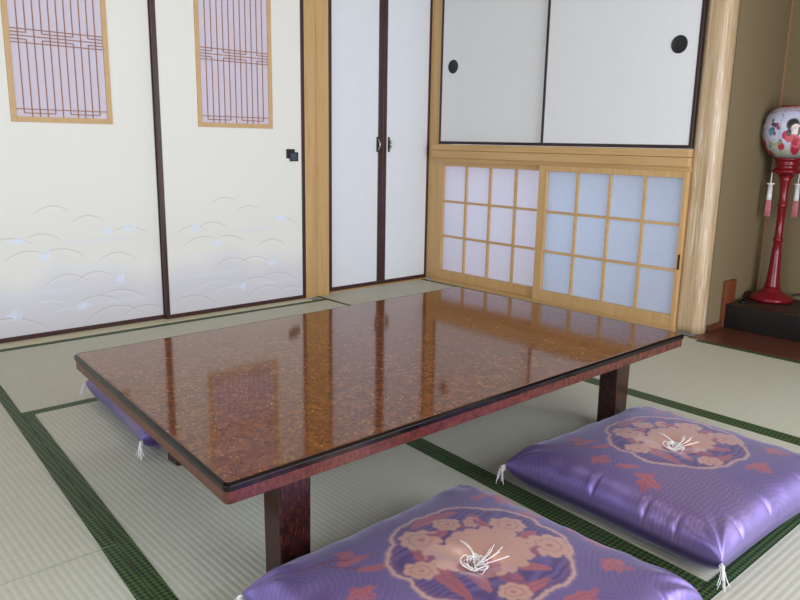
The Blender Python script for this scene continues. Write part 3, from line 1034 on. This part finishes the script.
band(1.0, .10, (208, 150, 152), .8); band(0.16, .14, (150, 160, 110), .75); band(0.05, .07, (110, 104, 96), .7); band(.62, .05, (226, 226, 236), .5)
rg = np.random.default_rng(4)
for base_ in (-1.50, .07, 1.64, 3.21):            # a figure in red with dark hair, repeated round the globe, and shrubs between
    for k in range(14):
        ell(base_ + .08 + rg.normal(0, .19), .31 + rg.normal(0, .09), .13, .06, [(186, 52, 70), (200, 90, 96), (170, 40, 60)][k % 3], rg.uniform(-1, 1))
    ell(base_ - .05, .62, .20, .085, (28, 26, 34), .3)
    ell(base_ + .05, .55, .14, .068, (232, 214, 206))
    ell(base_ - .16, .50, .08, .045, (34, 30, 40))
    ell(base_ + .17, .52, .04, .06, (40, 34, 44))
    ell(base_ + .03, .555, .012, .006, (70, 40, 40)); ell(base_ + .09, .555, .012, .006, (70, 40, 40)); ell(base_ + .06, .522, .014, .006, (180, 60, 60))
    for k in range(12):
        ell(base_ - .78 + rg.normal(0, .12), .55 + rg.normal(0, .08), .055, .03, [(72, 110, 134), (96, 150, 170), (84, 62, 92), (150, 70, 84)][k % 4], rg.uniform(-1, 1))
    for k in range(8):
        ell(base_ - .75 + rg.normal(0, .2), .32 + rg.normal(0, .05), .06, .03, [(150, 160, 120), (182, 172, 140), (120, 140, 124)][k % 3], rg.uniform(-1, 1))
for k in range(150):
    t0_ = rg.uniform(.06, .95)
    ell(rg.uniform(-PI, PI), t0_, rg.uniform(.03, .09), rg.uniform(.006, .014), [(150, 160, 176), (196, 150, 156), (134, 146, 120), (224, 222, 230), (120, 130, 160), (206, 186, 150)][k % 6], rg.uniform(-1.2, 1.2), .5, .6)
for s0 in (-2.75, -1.98, -1.18, -.42, .4, 1.15, 1.95, 2.7):
    mixc(C, lin(96, 92, 96), np.exp(-((S - s0) / .012) ** 2) * .7)
for k in range(8):
    mixc(C, lin(120, 96, 120), np.exp(-((TV - .84 - .03 * np.sin(3 * S + k)) / .006) ** 2) * (np.sin(5 * S + k) > .6) * .6)
gl = finish('lamp_shade', pattern_grid(P, C, True), M['lantern_paper'], lp, True)
gl['label'] = 'round painted paper globe'
bm = lathe(bmesh.new(), [(.02, 1.058), (.058, 1.060), (.062, 1.065), (.058, 1.069), (.03, 1.070), (.02, 1.068)], LX, LY)
obj('top_ring', bm, M['red_lacquer'], lp, True)
for ang in (110, -42):
    a = math.radians(ang)
    hx, hy = LX + .063 * math.cos(a), LY + .063 * math.sin(a)
    ts = obj('tassel', lathe(bmesh.new(), [(0, .702), (.017, .702), (.019, .699), (.017, .695), (.0105, .694), (.0115, .640), (.012, .618), (0, .618)], hx, hy, 20), M['thread'], lp, True)
    bm = bmesh.new()
    for k in range(26):
        b = 2 * PI * k / 26
        q = .0098 if k % 2 else .006
        tube(bm, [(hx + q * math.cos(b), hy + q * math.sin(b), .620), (hx + q * 1.12 * math.cos(b), hy + q * 1.12 * math.sin(b), .575), (hx + q * 1.2 * math.cos(b), hy + q * 1.2 * math.sin(b), .538)], .0022, 6)
    obj('pink_fringe', bm, M['pink_thread'], ts, True)['label'] = 'pink lower fringe'
    bm = bmesh.new()
    tube(bm, [(hx, hy, .754), (hx + .0006, hy, .73), (hx, hy, .700)], .0022, 8, 1.3)
    obj('hanging_cord', bm, M['thread'], ts, True)
bm = bmesh.new()
tube(bm, catmull([(LX + .05, LY + .085, .132), (3.80, 1.535, .150), (3.75, 1.535, .126), (3.70, 1.505, .125), (3.66, 1.475, .124), (3.63, 1.49, .124), (3.66, 1.515, .124), (3.72, 1.52, .124)], 10), .0042, 8)
tube(bm, catmull([(LX + .085, LY - .05, .132), (3.935, 1.34, .150), (3.93, 1.26, .150), (3.88, 1.20, .126), (3.80, 1.12, .124), (3.84, 1.0, .124)], 10), .0042, 8)
obj('power_cord', bm, M['cord'], lp, True)['label'] = 'dark power cord on the alcove floor'

# ------------------------------------------------------------------ daylight
W = bpy.data.worlds.new('sky')
SC.world = W
W.use_nodes = True
bg = W.node_tree.nodes['Background']
bg.inputs['Color'].default_value = (.72, .84, 1.0, 1)
bg.inputs['Strength'].default_value = 1.5


def area(name, loc, rot, sx_, sy_, power, color):
    l = bpy.data.lights.new(name, 'AREA')
    l.shape = 'RECTANGLE'; l.size = sx_; l.size_y = sy_
    l.energy = power; l.color = color
    o = bpy.data.objects.new(name, l)
    COL.objects.link(o)
    o.location = loc; o.rotation_euler = rot
    return o


area('daylight_garden', (1.85, YN - .06, .90), (PI / 2, 0, 0), 2.4, 1.8, 78, (.88, .92, 1.0))
area('daylight_side', (XL - .06, .45, .98), (PI / 2, 0, -PI / 2), 2.5, 1.8, 48, (.80, .89, 1.0))

area('ceiling_lamp', (1.25, 1.85, 2.38), (0, 0, 0), .55, .55, 5, (.95, .97, 1.0))

SC.view_settings.view_transform = 'Standard'
SC.view_settings.look = 'None'
SC.view_settings.gamma = 1
SC.view_settings.exposure = 0.04
SC.view_settings.use_curve_mapping = False
